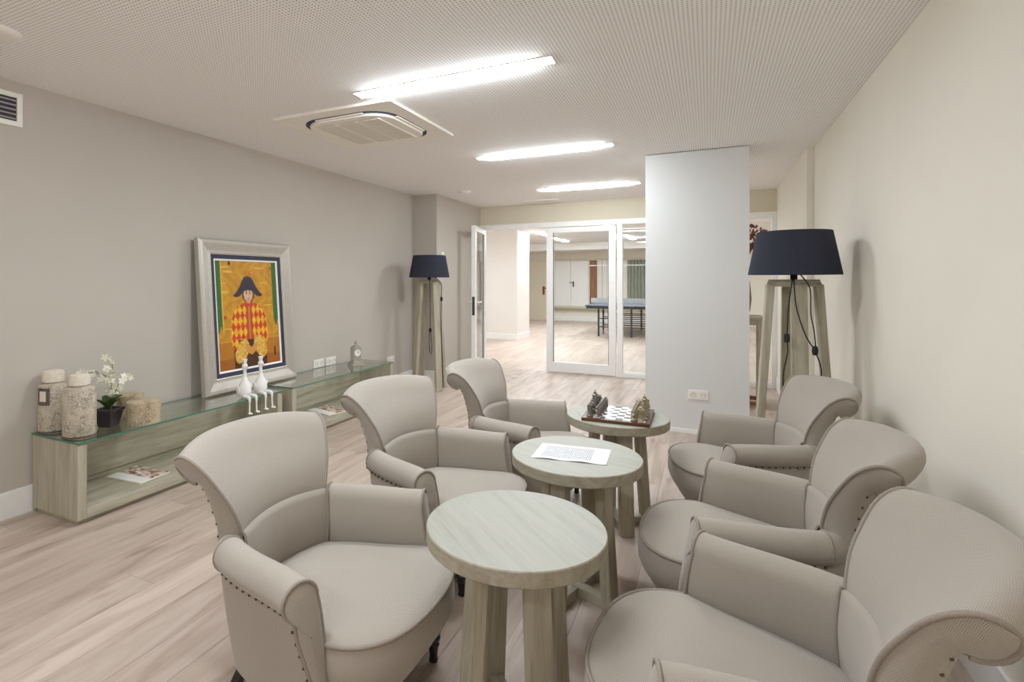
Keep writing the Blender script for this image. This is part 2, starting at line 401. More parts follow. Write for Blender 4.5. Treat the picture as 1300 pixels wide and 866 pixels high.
# glazed partition and doors
def pane(name, a, b, parent): return span(name, a, b, M['glass'], parent)
fz = 2.19
wf = thing('window_1', 'white framed fixed glass panels of the partition running behind the pale column', 'glass partition', (0, YB, 0)); wf['kind'] = 'structure'
def fr(name, x0, x1, z0, z1, y0=-.03, y1=.05, par=wf, bev=.004): return span(name, (x0, y0, z0), (x1, y1, z1), M['white'], par, bev)
fr('head_rail', -3.21, XR-.05, 2.13, 2.205); fr('jamb', -3.21, -3.13, 0, 2.13); fr('jamb', .70, XR-.05, 0, 2.13)
for x0, x1 in ((-1.145, -1.07), (-.26, -.20)): fr('mullion', x0, x1, 0, 2.13)
for x0, x1 in ((-1.07, -.26), (-.20, .70)):
    fr('sill_rail', x0, x1, 0, .06); pane('pane', (x0, 0, .06), (x1, .008, 2.13), wf); fr('bead', x0, x1, .06, .075, -.012, .02, wf, 0)
    fr('transom_bar', x0, x1, 2.06, 2.075, -.012, .02, wf, 0)
def leaf(name, label, wd, loc, rz, bars=True):
    t = thing(name, label, 'door', loc, rz); t['kind'] = 'structure'
    z0, z1 = .012, 2.12
    for a, b in ((0, .095), (wd-.095, wd)): span('stile', (a, -.03, z0), (b, .03, z1), M['white'], t, .004)
    span('top_rail', (.095, -.03, z1-.075), (wd-.095, .03, z1), M['white'], t, .004)
    span('bottom_rail', (.095, -.03, z0), (wd-.095, .03, z0+.14), M['white'], t, .004)
    g = span('pane', (.095, -.004, z0+.14), (wd-.095, .004, z1-.075), M['glass'], t)
    for a, b, c, d in ((.095, .105, z0+.14, z1-.075), (wd-.105, wd-.095, z0+.14, z1-.075)): span('gasket', (a, -.012, c), (b, .012, d), M['rubber'], t)
    for hz in (.25, 1.95): lathe('hinge', [(.011, -.05), (.011, .05)], M['white'], t, 10, (wd+.004 if bars else -.012, -.036, hz))
    return t
d1 = leaf('door_1', 'closed white framed glass door leaf in the partition', .985, (-2.145, YB-.005, 0), 0)
ang = math.atan2(7.04-YB+.02, -2.96+3.13)
d2 = leaf('door_2', 'white framed glass door leaf swung open beside the grey pillar', .86, (-3.115, YB-.075, 0), ang, False)
lk = span('lock_plate', (.858, -.018, .86), (.8625, .018, 1.12), M['metal_dark'], d2, .004)
hd = thing_h = None
for yy in (-1, 1):
    tube('lever_handle', [(.80, yy*.03, 1.04), (.80, yy*.075, 1.04), (.78, yy*.08, 1.04), (.69, yy*.08, 1.04)], .010, M['white'], d2)
dc = span('door_closer', (.3, .03, 2.05), (.55, .07, 2.10), M['silver'], d1, .004)

# ------------------------------------------------------------ back hall
struct('wall_hall_far', (-9, 18.0, 0), (4.2, 18.1, H), M['wall_cream'])
struct('wall_hall_left', (-9.1, YB, 0), (-9, 18.1, H), M['wall_white'])
struct('wall_hall_right', (4.2, YB, 0), (4.3, 18.1, H), M['wall_white'])
struct('wall_hall_near_left', (-9, YB, 0), (XL-.1, YB+.12, H), M['wall_white']); struct('wall_hall_near_right', (XR+.1, YB, 0), (4.2, YB+.12, H), M['wall_white'])
struct('ceiling_hall', (-9, YB+.12, H), (4.2, 18.1, H+.05), M['ceiling_plain'])
struct('wall_hall_block', (-7, 11.7, 0), (-3.87, 12.62, H), M['wall_white'])
struct('wall_hall_beam', (-9, 16.6, 2.28), (4.2, 18.0, H), M['wall_white'])
struct('baseboard_hall_block', (-7, 11.685, 0), (-3.855, 12.635, .13), M['white'], .004)
struct('baseboard_hall_far', (-9, 17.985, 0), (4.2, 18.0, .15), M['white'], .004)
# far serving opening with white doors, a wood board, ribbed panels and a curtain
nn = thing('window_2', 'long shallow recess in the far hall wall holding white doors', 'recess', (0, 18, 0)); nn['kind'] = 'structure'
for a, b, c, d in ((-4.75, .6, 2.0, 2.06), (-4.75, .6, .44, .50)): span('frame_rail', (a, -.05, c), (b, 0, d), M['lintel'], nn, .004)
for a in (-4.75, .54): span('frame_post', (a, -.05, .5), (a+.06, 0, 2.0), M['lintel'], nn, .004)
span('ledge', (-4.8, -.16, .40), (.65, 0, .44), M['wash_x'], nn, .004)
for k, a in enumerate((-4.66, -4.08)):
    dd = span('white_door', (a, -.03, .5), (a+.56, 0, 1.99), M['white'], nn, .004)
    if k == 0: pass
hx = thing('door_handle', 'small dark lever handle on the white far hall door', 'handle', (-4.0, 17.96, 1.22)); span('plate', (-.02, -.012, -.09), (.02, 0.008, .09), M['metal_dark'], hx, .003); tube('lever', [(0, -.01, .05), (0, -.05, .05), (-.12, -.05, .05)], .01, M['metal_dark'], hx)
span('wood_board', (-3.47, -.045, .5), (-3.25, 0, 1.99), M['far_wood'], nn, .004)
for k in range(6): span('ribbed_panel', (-3.23+k*.155, -.03, .5), (-3.23+k*.155+.147, 0, 1.99), M['wall_white'], nn, .006)
for k in range(24): lathe('curtain_fold', [(.05, .5), (.055, 1.2), (.05, 1.99)], M['curtain'], nn, 10, (-2.24+k*.1, -.03, 0))
dr = thing('door_3', 'beige hall door with red lever behind the white block', 'door', (-4.9, 18, 0)); dr['kind'] = 'structure'
span('panel', (-.85, -.03, 0), (.02, 0, 2.05), M['lintel'], dr, .004); span('door_frame', (.02, -.04, 0), (.1, 0, 2.12), M['wall_cream'], dr, .004)
pl = span('red_plate', (-.14, -.05, .86), (-.07, -.03, 1.14), M['red'], dr, .006); tube('red_lever', [(-.1, -.05, 1.08), (-.1, -.1, 1.08), (.12, -.1, 1.08)], .016, M['red'], dr)
def ceiling_light(name, label, cx, cy, lx, ly, mat, z=H, group=None):
    t = thing(name, label, 'ceiling light', (cx, cy, z), 0, group)
    f = .006
    o = [(-lx/2-f, -ly/2-f), (lx/2+f, -ly/2-f), (lx/2+f, ly/2+f), (-lx/2-f, ly/2+f)]; i = [(-lx/2, -ly/2), (lx/2, -ly/2), (lx/2, ly/2), (-lx/2, ly/2)]
    prism('trim_frame', o, -.005, 0, M['plastic'], t, hole=i)
    # opal diffuser, bowed slightly below the ceiling
    a, b, D = (lx/2, ly/2, .028); G = []
    n_l = 11
    for u in np.linspace(-1, 1, n_l):
        e = (1-abs(u)**8)**.5 if abs(u) < 1 else 0.0
        ring = []
        for q in np.linspace(0, PI, 9):
            c, d = math.cos(q), -.0015-(D-.0015)*math.sin(q)*e
            ring.append((u*a, c*b, d) if lx > ly else (c*a, u*b, d))
        G.append(ring)
    grid_mesh('diffuser', np.array(G), mat, t); return t
names = {2.75: 'nearest and largest glowing strip light, just above the air conditioning cassette', 4.69: 'middle one of the three glowing ceiling strip lights', 6.67: 'farthest and smallest glowing strip light, near the beige lintel',
         .77: 'strip light overhead of the nearest grey armchairs', -1.2: 'strip light at the unseen end of the room'}
for y, lb in names.items(): ceiling_light('ceiling_light', lb, -1.325, y, 1.215, .09, M['lamp'], group='recessed strip lights of the lounge')
for x, y, l, lb in ((-3.62, 12.9, 1.5, 'hall strip light beside the white block'), (-3.72, 15.1, 1.6, 'hall strip light seen at the left of the closed glass door'), (-1.87, 15.0, 1.7, 'hall strip light seen through the glass next to the column'),
                    (-1.87, 11.2, 1.6, 'added unseen hall strip light over the near hall floor'), (-3.0, 9.4, 1.4, 'added unseen hall strip light just behind the doors'), (-5.6, 9.8, 1.4, 'added unseen hall strip light in front of the white block'), (2.2, 10.5, 1.6, 'added unseen hall strip light behind the wooden console'), (2.6, 15, 1.6, 'added unseen hall strip light at the right end of the hall')):  # strips on this line are added out of view to brighten the hall
    ceiling_light('hall_light', lb, x, y, .12, l, M['lamp_back'], group='strip lights of the hall')

# table tennis table
tt = thing('table_tennis_table', 'slate blue table tennis table with net behind the glass door', 'game table', (-1.87, 14.4, 0))
tp = span('table_top', (-.7625, -1.37, .735), (.7625, 1.37, .76), M['tt_top'], tt, .004)
span('side_line', (-.76, -1.372, .7602), (.76, -1.345, .7612), M['white'], tt)
span('apron', (-.74, -1.33, .68), (.74, -1.30, .735), M['metal_dark'], tt); span('apron', (-.74, 1.30, .68), (.74, 1.33, .735), M['metal_dark'], tt)
nt = span('net', (-.88, -.004, .765), (.88, .004, .89), plain('net_grey', hexc('b9bdc0'), .8), tt); span('net_tape', (-.91, -.007, .895), (.91, .007, .915), M['white'], nt)
for s in (-1, 1): span('net_post', (s*.9-.012, -.012, .74), (s*.9+.012, .012, .93), M['metal_dark'], tt)
for sx in (-.5, .25, .62):
    for yy in (-1.05, -.4, .4, 1.05):
        if abs(yy) < 1 and sx == .25: continue
        lg = span('leg', (sx-.02, yy-.02, 0 if abs(yy) > 1 else .1), (sx+.02, yy+.02, .735), M['metal_dark'], tt, .004)
for yy in (-1.05, -.4, .4, 1.05):
    for zz in (.22, .42): span('cross_bar', (-.5, yy-.012, zz), (.62, yy+.012, zz+.025), M['metal_dark'], tt)
for sx in (-.5, .62):
    for yy in (-.4, .4):
        wv = lathe('wheel', [(.02, -.018), (.055, -.016), (.055, .016), (.02, .018)], M['rubber'], tt, 16, (sx, yy, .055)); wv.rotation_euler = (0, R(90), 0)

# ------------------------------------------------------------ ceiling and wall fixtures
ac = thing('air_conditioner', 'square ivory ceiling air conditioning cassette with centre grille', 'air conditioner', (-2.265, 3.35, H))
prism('panel', rrect(.97, .95, .015), -.018, 0, M['ivory'], ac)
prism('slot', rrect(.76, .74, .2, 8), -.0205, -.018, M['navy_slot'], ac)
cp = prism('centre_panel', rrect(.70, .68, .17, 8), -.038, -.0205, M['ivory'], ac, bev=.004)
gr = prism('grille_back', rrect(.54, .54, .01), -.0395, -.038, plain('grille_grey', hexc('c9c3b4'), .6), ac)
for k in range(27): span('grille_slat', (-.265, -.262+k*.02, -.044), (.265, -.262+k*.02+.007, -.0395), M['ivory'], ac)
for k in range(4): span('grille_rib', (-.27+k*.176, -.27, -.046), (-.27+k*.176+.01, .27, -.0395), M['ivory'], ac)
for a in range(4):
    fp = prism('louvre_flap', rrect(.40, .028, .012), -.030, -.022, M['ivory'], ac); fp.rotation_euler = (0, 0, a*PI/2); fp.location = (.363*math.cos(a*PI/2+PI/2), .352*math.sin(a*PI/2+PI/2), 0)
sp = lathe('ceiling_speaker', [(0, -.022), (.08, -.02), (.105, -.012), (.115, 0)], M['plastic'], None, 32, (-2.93, 1.29, H)); tag(sp, 'round white ceiling speaker in the upper left corner', 'speaker')
sd = lathe('smoke_detector', [(0, -.03), (.05, -.028), (.075, -.015), (.08, 0)], M['plastic'], None, 24, (-2.797, 6.33, H)); tag(sd, 'small round detector on the ceiling near the grey pillar', 'detector')
cv = thing('ceiling_vent', 'flat rectangular vent on the ceiling near the lintel', 'vent', (-2.14, 7.55, H)); prism('vent_frame', rrect(.5, .16, .01), -.008, 0, M['plastic'], cv)
for k in range(5): span('slat', (-.22, -.06+k*.026, -.012), (.22, -.06+k*.026+.014, -.008), M['plastic'], cv)
wv = thing('wall_vent', 'white framed air grille with dark slots high on the grey wall', 'vent', (XL, 1.50, 2.325))
def yz_ring(name, w, h, t, d, mat, par):
    for a, b, c, e in ((-w, w, h-t, h), (-w, w, -h, -h+t), (-w, -w+t, -h+t, h-t), (w-t, w, -h+t, h-t)): span(name, (0, a, c), (d, b, e), mat, par)
yz_ring('frame_side', .21, .095, .028, .012, M['plastic'], wv); span('backing', (0.0005, -.185, -.07), (.003, .185, .07), M['navy_slot'], wv)
for k in range(5): box('slat', (.008, 0, -.053+k*.026), (.010, .364, .008), M['silver'], wv, 0, Matrix.Rotation(R(25), 3, 'Y'))
def outlet(name, label, loc, rz, n=1, holes=True, group=None):
    t = thing(name, label, 'outlet', loc, rz, group)       # local: +y is out of the wall
    w = .078*n+.004
    span('plate', (-w/2, 0, -.041), (w/2, .009, .041), M['plastic'], t, .003)
    for k in range(n):
        cx = -w/2+.041+k*.078
        c = lathe('socket', [(0, .0), (.0195, .0), (.0215, .0035), (.0235, .0035), (.0235, -.001)], M['socket'], t, 20, (cx, .0088, 0)); c.rotation_euler = (R(-90), 0, 0)
        for s in (-1, 1):
            h = lathe('pin_hole', [(0, .0006), (.0032, .0005), (.0032, 0)], M['dark'], c, 8, (s*.0095, 0, .0002))
    return t
outlet('wall_outlet', 'white socket plate on the grey wall nearer to the painting', (XL, 4.36, .505), -PI/2, 2)
outlet('wall_outlet', 'white socket plate on the grey wall farther from the painting', (XL, 4.56, .503), -PI/2, 2)
outlet('wall_outlet', 'low white socket plate behind the far end of the console', (XL, 5.75, .36), -PI/2, 2)
outlet('wall_outlet', 'double white socket low on the pale column', (-.081, YC, .347), PI, 2)
outlet('wall_outlet', 'double socket near the foot of the white hall block', (-5.05, 11.7, .42), PI, 2)
for xx, lb in ((-5.25, 'left switch plate high on the white hall block'), (-4.85, 'right switch plate high on the white hall block')): outlet('wall_switch', lb, (xx, 11.7, 1.98), PI, 2)
th = thing('thermostat', 'small ivory box on the edge of the grey pillar', 'thermostat', (-3.21, 6.50, 1.68)); span('case', (0, -.035, -.03), (.025, .035, .05), M['ivory'], th, .006); span('dial', (.025, -.015, -.01), (.03, .015, .02), M['plastic'], th, .002)

# ------------------------------------------------------------ armchair
def build_chair():
    t = thing('armchair', '', 'armchair')
    F_, Pm = M['fabric'], M['piping']
    arm_in = spline([(.302, .178), (.283, .12), (.268, .05), (.252, -.04), (.234, -.115), (.207, -.19)], 26)
    T = np.gradient(arm_in, axis=0); T /= np.linalg.norm(T, axis=1)[:, None]; N = np.stack([-T[:, 1], T[:, 0]], 1)
    N *= np.sign(N[:, :1])            # outward (+x)
    # ---- arm cross-section (n, z)
    rc, nc, zc = .052, .052, .492
    inner = [(.012, .30), (.004, .36), (-.004, .42), (-.003, .465)]
    arc = [(nc+rc*math.cos(a), zc+rc*math.sin(a)) for a in np.linspace(PI, R(-62), 16)]
    sec = np.array(inner+arc+[(.066, .445)])
    def arm_pts(s):
        P = []
        for i in range(len(arm_in)):
            f = 1-.06*i/25
            P.append([(s*(arm_in[i, 0]+N[i, 0]*n*f), arm_in[i, 1]+N[i, 1]*n*f+shr(z, i), z) for n, z in sec])
        return np.array(P)
    shr = lambda z, i: max(0., .49-z)*.17*max(0., 1-i/9)
    back_w = lambda z: .207+.111*np.clip((z-.53)/.262, 0, 1.1)**1.25
    # ---- upper back closed profile (y, z)
    front = [(-.200, .515), (-.199, .555), (-.212, .63), (-.238, .695), (-.268, .75), (-.302, .784), (-.338, .796)]
    roll = [(-.373, .781), (-.389, .746), (-.375, .709), (-.345, .694), (-.318, .700)]
    rear = [(-.304, .655), (-.294, .60), (-.282, .53), (-.276, .44)]
    fr_c = spline(front+roll, 40); re_c = spline([roll[-1]]+rear, 14)[1:]; prof = np.vstack([fr_c, re_c]); nf = len(fr_c)
    q = np.linspace(-1, 1, 29); B = []
    extra = np.concatenate([np.zeros(nf), np.linspace(0, .035, len(re_c))])
    def back_pt(k, qq):
        y, z = prof[k]; wv = back_w(z)+extra[k]; b = 1-qq*qq; crown = .025*np.clip((z-.56)/.22, 0, 1)
        puff = .012*(1-qq**4)*(1 if k < nf*.6 else 0)*math.sin(PI*min(1, max(0, (z-.515)/.2)))
        return (qq*wv, y-(.052+.060*np.clip((z-.56)/.22, 0, 1))*b+puff, z+crown*(1-abs(qq)**3.4))
    Bk = np.array([[back_pt(k, qq) for k in range(len(prof))] for qq in q])
    ub = grid_mesh('upper_back', Bk, F_, t)
    for s, idx in ((-1, 0), (1, len(q)-1)):
        # facing of the back: between front edge and rear edge, softly domed
        ring = Bk[idx]; front_e = ring[:nf]; m = 14
        cen = ring.mean(0)
        # rail pairs: walk from base up both edges until they meet in the roll
        a_path = spline(ring[:nf-10], m); b_path = spline(np.vstack([ring[nf-10:][::-1]]), m)
        G = []
        for k in range(m):
            rowp = []
            for v in np.linspace(0, 1, 7):
                p = a_path[k]*(1-v)+b_path[k]*v; bul = .012*math.sin(PI*v); rowp.append((p[0]+s*bul, p[1], p[2]))
            G.append(rowp)
        grid_mesh('back_facing', np.array(G), F_, t)
        tube('back_piping', ring[:nf-1]+np.array([s*.001, 0, 0]), .0055, Pm, t)
    # ---- lower band between the arms
    G = []
    for qq in np.linspace(-1, 1, 21):
        G.append([(qq*.207, -.19-.052*(1-qq*qq)+.026*math.sin(PI*min(1, v*.93))*(1-.6*qq**4), .30+.238*v+.010*(1-qq*qq)*v) for v in np.linspace(0, 1, 12)]+[(qq*.205, -.215-.052*(1-qq*qq), .545+.010*(1-qq*qq))])
    grid_mesh('inner_back', np.array(G), F_, t)
    sh_top, sh_bot = [], []
    for s in (-1, 1):
        A = arm_pts(s); ext = []
        for k, (dx, dy, f) in enumerate(((.020, .028, .92), (.048, .05, .80), (.075, .07, .62))):
            e = A[-1].copy(); cm = np.array([A[-1][:, 0].mean(), A[-1][:, 1].mean(), .47]); e = cm+(e-cm)*f; e[:, 0] -= s*dx; e[:, 1] -= dy; ext.append(e)
        cm = ext[-1].mean(0); ext.append(cm+(ext[-1]-cm)*.02); ar = grid_mesh('arm', np.concatenate([A, np.array(ext)]), F_, t)
        tube('seam_piping', spline([(s*.207, -.186, .31), (s*.206, -.178, .42), (s*.207, -.184, .53), (s*.210, -.19, .545)], 14), .0045, Pm, t)
        tube('arm_end_piping', A[-1][3:-1]+np.array([0, .002, 0]), .0045, Pm, t)
        # front facing
        P0, N0, T0 = arm_in[0], N[0], -T[0]
        out = [(.022, .165), (.006, .25), (-.001, .33), (-.004, .42), (-.003, .465)]+arc+[(.074, .40), (.058, .32), (.040, .24)]
        out = spline(out+[out[0]], 60)[:-1]; c = np.array([.04, .40])
        rings = []
        for rr, bul in ((1, 0), (.86, .010), (.6, .015), (.3, .017), (.02, .018)):
            rings.append([(s*(P0[0]+N0[0]*n+T0[0]*bul), P0[1]+N0[1]*n+T0[1]*bul+shr(z, 0), z) for n, z in (c+(out-c)*[rr, rr])])
        fc = grid_mesh('arm_facing', np.array(rings), F_, t, close_v=True)
        tube('facing_piping', np.array(rings[0]+[rings[0][0]])+np.array([s*T0[0]*.002, T0[1]*.002, 0]), .0055, Pm, t)
    # ---- outer shell (sides and back)
    topc = [(arm_in[i, 0]+N[i, 0]*.070, arm_in[i, 1]+N[i, 1]*.070) for i in range(0, 26, 5)]+[(.235, -.262), (.15, -.305), (0, -.33)]
    botc = [(arm_in[i, 0]+N[i, 0]*n, arm_in[i, 1]+N[i, 1]*n) for i, n in zip(range(0, 26, 5), (.018, .030, .036, .036, .034, .03))]+[(.19, -.225), (.12, -.262), (0, -.28)]
    topc = spline(topc, 40); botc = spline(botc, 40); G = []
    full_t = np.vstack([topc, topc[::-1][1:]*[-1, 1]]); full_b = np.vstack([botc, botc[::-1][1:]*[-1, 1]])
    for gi, (a, b) in enumerate(zip(full_t, full_b)):
        rowp = []; ii = min(gi, len(full_t)-1-gi)*.75
        for v in np.linspace(0, 1, 12):
            k = v**1.4; p = a*(1-k)+b*k; rowp.append((p[0], p[1]+shr(.46-.328*v, ii), .46-.328*v))
        G.append(rowp)
    grid_mesh('outer_shell', np.array(G), F_, t)
    # ---- seat and apron
    ft = np.linspace(0, PI, 41)
    arcf = np.array([(.300*np.sign(math.cos(a))*abs(math.cos(a))**.80, .185+.205*abs(math.sin(a))**.88) for a in ft])
    back_line = np.vstack([arm_in[2:], [(.14, -.228), (0, -.245)]]); back_line = spline(back_line, 26)
    bl = np.vstack([back_line*[-1, 1], (back_line[::-1])[1:]])
    outl = np.vstack([arcf, bl]); cc = np.array([0, .06]); G = []
    zs = lambda y: .357-.028*np.clip((.2-y)/.4, 0, 1)
    for rr in (1, .97, .9, .78, .6, .4, .2, .001):
        G.append([(*(cc+(p-cc)*rr), zs((cc+(p-cc)*rr)[1])+.040*(1-rr**2.6)+(0 if rr == 1 else .004)) for p in outl])
    grid_mesh('seat', np.array(G), F_, t, close_v=True)
    tube('seat_piping', [(x, y+.002, .357) for x, y in arcf], .0065, Pm, t)
    G = []
    for i, (x, y) in enumerate(arcf):
        rowp = []; d = np.array([x, y-.02]); d /= np.linalg.norm(d)
        for v in np.linspace(0, 1, 12):
            off = .010*math.sin(PI*min(1, v*1.6))*(v < .625)-.075*max(0, v-.35)**1.5*2
            rowp.append((x+d[0]*off, y+d[1]*off, .357-.224*v))
        G.append(rowp)
    ap = grid_mesh('front_apron', np.array(G), F_, t)
    ub_o = np.vstack([np.array(G)[:, -1, :2], full_b[::-1][1:-1]])
    prism('underside', [tuple(p*.97) for p in ub_o], .130, .136, M['dark'], t)
    # ---- legs
    for s in (-1, 1):
        lathe('front_leg', [(.012, 0), (.016, .004), (.014, .02), (.017, .045), (.022, .062), (.017, .070), (.024, .078), (.026, .088), (.020, .096), (.027, .106), (.029, .145)], M['black'], t, 16, (s*.228, .268, 0))
        beam('back_leg', (s*.185, -.262, 0), (s*.170, -.195, .145), .032, .034, M['black'], t)
    # ---- nailheads
    bm = bmesh.new()
    def nail(p, rad=.0050): bmesh.ops.create_icosphere(bm, subdivisions=1, radius=rad, matrix=Matrix.Translation(p))
    for s in (-1, 1):
        for i in range(2, 26, 2): nail((s*(arm_in[i, 0]+N[i, 0]*.076), arm_in[i, 1]+N[i, 1]*.076, .443))
        for k in range(8):
            z = .425-k*.033; n = .080-.0062*k; nail((s*(arm_in[0, 0]+N[0, 0]*n+.002), arm_in[0, 1]+N[0, 1]*n-.002+shr(z, 0), z))
        for k in range(0, len(re_c), 2):
            p = Bk[-1 if s > 0 else 0][nf+k]; nail((p[0]+s*.001, p[1]+.003, p[2]), .0048)
    nh = from_bm('nailheads', bm, M['nail'], t, True); nh['kind'] = 'stuff'
    return t
chair = build_chair()
chairs = [(-1.14, 1.474, -89.8, 'greige herringbone armchair at front left, its whole seat and a black front leg showing'),
          (-1.173, 2.38, -99.4, 'greige armchair on the left side, between the front left and the far left armchair'),
          (-1.018, 3.229, -90.2, 'greige armchair farthest back on the left, near the blue shaded lamp and chess table'),
          (.103, 1.552, 84.3, 'greige herringbone armchair cut off by the lower right corner of the picture'),
          (.147, 2.364, 86.2, 'greige armchair on the right side, between two other armchairs along the cream wall'),
          (.192, 3.378, 100.1, 'greige armchair farthest back on the right, in front of the pale column')]
for i, (x, y, a, lb) in enumerate(chairs):
    c = chair if i == 0 else copy_tree(chair)
    c.location = (x, y, 0); c.rotation_euler = (0, 0, R(a)); tag(c, lb, 'armchair', 'herringbone scroll back armchairs')

# ------------------------------------------------------------ round side tables
def build_table():
    t = thing('side_table', '', 'side table'); r = .273
    tt_ = lathe('table_top', [(r-.004, .553), (r, .557), (r, .597), (r-.003, .6)], [M['top'], M['rim']], t, 72, angle=30)
    for p in tt_.data.polygons: p.material_index = 0 if p.normal.z > .9 else 1
    for k in range(4):
        a = k*PI/2; c, s = math.cos(a), math.sin(a)
        beam('leg', (c*.158, s*.158, .0), (c*.122, s*.122, .553), .045, .072, M['wash_z'], t, a)
    bm = bmesh.new(); bm_box(bm, (0, 0, .0225), (.27, .05, .044), .003); from_bm('base_rail', bm, M['wash_x'], t)
    for s in (-1, 1): bm = bmesh.new(); bm_box(bm, (0, s*.080, .0225), (.05, .108, .044), .003); from_bm('base_rail', bm, M['wash_y'], t)
    return t
tab = build_table()
for i, (x, y, a, lb) in enumerate(((-.532, 1.588, -43, 'round washed wood side table in the foreground with an empty top'), (-.512, 2.346, -17, 'round washed wood side table carrying a printed sheet'), (-.456, 3.133, -64, 'round washed wood side table carrying the chess set'))):
    o = tab if i == 0 else copy_tree(tab)
    o.location = (x, y, 0); o.rotation_euler = (0, 0, R(a)); tag(o, lb, 'side table', 'round side tables between the armchairs')
# printed sheet
G = []
c4 = [np.array(p) for p in ((-.673, 2.215), (-.37, 2.258), (-.385, 2.473), (-.683, 2.435))]
for u in np.linspace(0, 1, 13):
    G.append([(*(c4[0]*(1-u)*(1-v)+c4[1]*u*(1-v)+c4[2]*u*v+c4[3]*(1-u)*v), .6012+.004*(math.sin(u*7)*(1-v))**2) for v in np.linspace(0, 1, 7)])
pp = grid_mesh('printed_sheet', np.array(G), M['paper']); tag(pp, 'white sheet of printed text lying on the middle round table', 'paper')
uvl = pp.data.uv_layers[0]; 
for d in uvl.data: d.uv = (1-d.uv[1]/.218, d.uv[0]/.304)

# chess set
bd = thing('chess_board', 'brown edged chess board with white and grey squares on the far round table', 'chess board', (-.442, 3.102, .6), R(1))
span('board_base', (-.170, -.178, 0), (.170, .178, .018), M['board'], bd, .002)
quad_uv('squares', [(-.15, -.155, .0182), (.15, -.155, .0182), (.15, .155, .0182), (-.15, .155, .0182)], M['checker'], bd, .0008)
def piece(kind, mat):
    base = [(.0, 0), (.015, 0), (.016, .004), (.013, .008)]
    P = {'pawn': base+[(.007, .014), (.010, .026), (.0105, .032), (.005, .038), (.0075, .045), (.006, .052), (0, .054)],
         'rook': base+[(.012, .012), (.0115, .045), (.014, .048), (.014, .060), (.010, .060), (.010, .052), (0, .052)],
         'bishop': base+[(.008, .016), (.012, .036), (.012, .046), (.005, .055), (.0085, .064), (.006, .074), (.002, .084), (0, .086)],
         'queen': base+[(.013, .012), (.007, .034), (.012, .052), (.012, .058), (.005, .066), (.0085, .075), (.0075, .082), (.011, .092), (0, .088)],
         'king': base+[(.013, .012), (.009, .034), (.0135, .058), (.013, .066), (.006, .074), (.009, .083), (.0075, .09), (.011, .1), (0, .097)],
         'knight': base+[(.011, .012), (.011, .022), (.008, .028), (0, .03)]}[kind]
    t = thing('chess_'+kind, '', 'chess piece'); lathe('body', P, mat, t, 12)
    if kind in ('pawn', 'bishop', 'queen', 'king'):
        z = P[6][1]
        for s in (-1, 1): tube('arm', [(s*.009, 0, z), (s*.017, .003, z-.008), (s*.012, .012, z-.012)], .0035, mat, t, 6)
        tube('staff', [(.013, .013, .008), (.013, .013, z+.018)], .0022, mat, t, 6)
    if kind == 'knight':
        tube('horse_neck', spline([(0, -.010, .022), (0, -.008, .045), (0, .002, .062), (0, .016, .056), (0, .024, .046)], 12), [.012, .012, .011, .010, .009, .0085, .008, .0075, .007, .006, .0055, .004], mat, t, 8)
        for s in (-1, 1): tube('ear', [(s*.004, 0, .064), (s*.006, -.002, .076)], [.0035, .001], mat, t, 6)
        tube('foreleg', [(.005, .010, .028), (.006, .022, .032), (.006, .024, .02)], .0035, mat, t, 6)
    if kind == 'king': span('cross', (-.002, -.002, .097), (.002, .002, .114), mat, t); span('cross_bar', (-.006, -.002, .105), (.006, .002, .109), mat, t)
    return t
order = ['rook', 'knight', 'bishop', 'queen', 'king', 'bishop', 'knight', 'rook']
ordn = ['nearest', 'second', 'third', 'fourth', 'fifth', 'sixth', 'seventh', 'farthest']
for side, mat, nm in ((-1, M['pewter'], 'dark pewter'), (1, M['bronze'], 'pale bronze')):
    proto = {k: piece(k, mat) for k in ('pawn', 'rook', 'knight', 'bishop', 'queen', 'king')}; used = set()
    for k in range(8):
        for row in (0, 1):
            kd = order[k] if row == 0 else 'pawn'
            o = proto[kd] if kd not in used else copy_tree(proto[kd]); used.add(kd)
            lx = side*(.131-.0375*row); ly = -.136+.0388*k
            o.location = Vector((-.442+lx, 3.102+ly, .6192)); o.rotation_euler = (0, 0, side*PI/2)
            tag(o, f'{nm} chess {kd}, {ordn[k]} from the front edge of the board' if kd not in ('king', 'queen') else f'tall {nm} chess {kd} on the board', 'chess piece', f'{nm} chess pieces')

# ------------------------------------------------------------ glass topped consoles
def console(label, y0, y1):
    t = thing('console', label, 'console', (0, 0, 0)); t.location = (XL+.02, y0, 0); L = y1-y0; D = .455
    g = span('glass_top', (0, 0, .45), (D, L, .46), [M['glass_top'], M['edge_glass']], t)
    for p in g.data.polygons: p.material_index = 0 if abs(p.normal.z) > .5 else 1
    for a in (.004, L-.054): span('side_panel', (.005, a, .028), (D-.008, a+.05, .449), M['wash_z'], t, .003)
    span('shelf', (.005, .054, .028), (D-.008, L-.054, .085), M['wash_y'], t, .003)
    span('back_panel', (.02, .054, .12), (.045, L-.054, .449), M['wash_y'], t, .002)
    span('back_rail', (.005, .054, .086), (.03, L-.054, .119), M['wash_y'], t)
    span('plinth', (.03, .02, 0), (D-.035, L-.02, .028), M['wash_y'], t)
    for k, yy in enumerate((.08, L-.08)):
        for xx in (.05, D-.06): lathe('glass_pad', [(.011, .449), (.011, .4502)], M['silver'], t, 12, (xx, .03 if k == 0 else L-.03, 0))
    return t
console('washed wood console with green glass top, the near one carrying jars, orchid and painting', 1.75, 3.34)
console('washed wood console with green glass top, the far one carrying the silver clock', 3.45, 5.05)
ZG = .4602
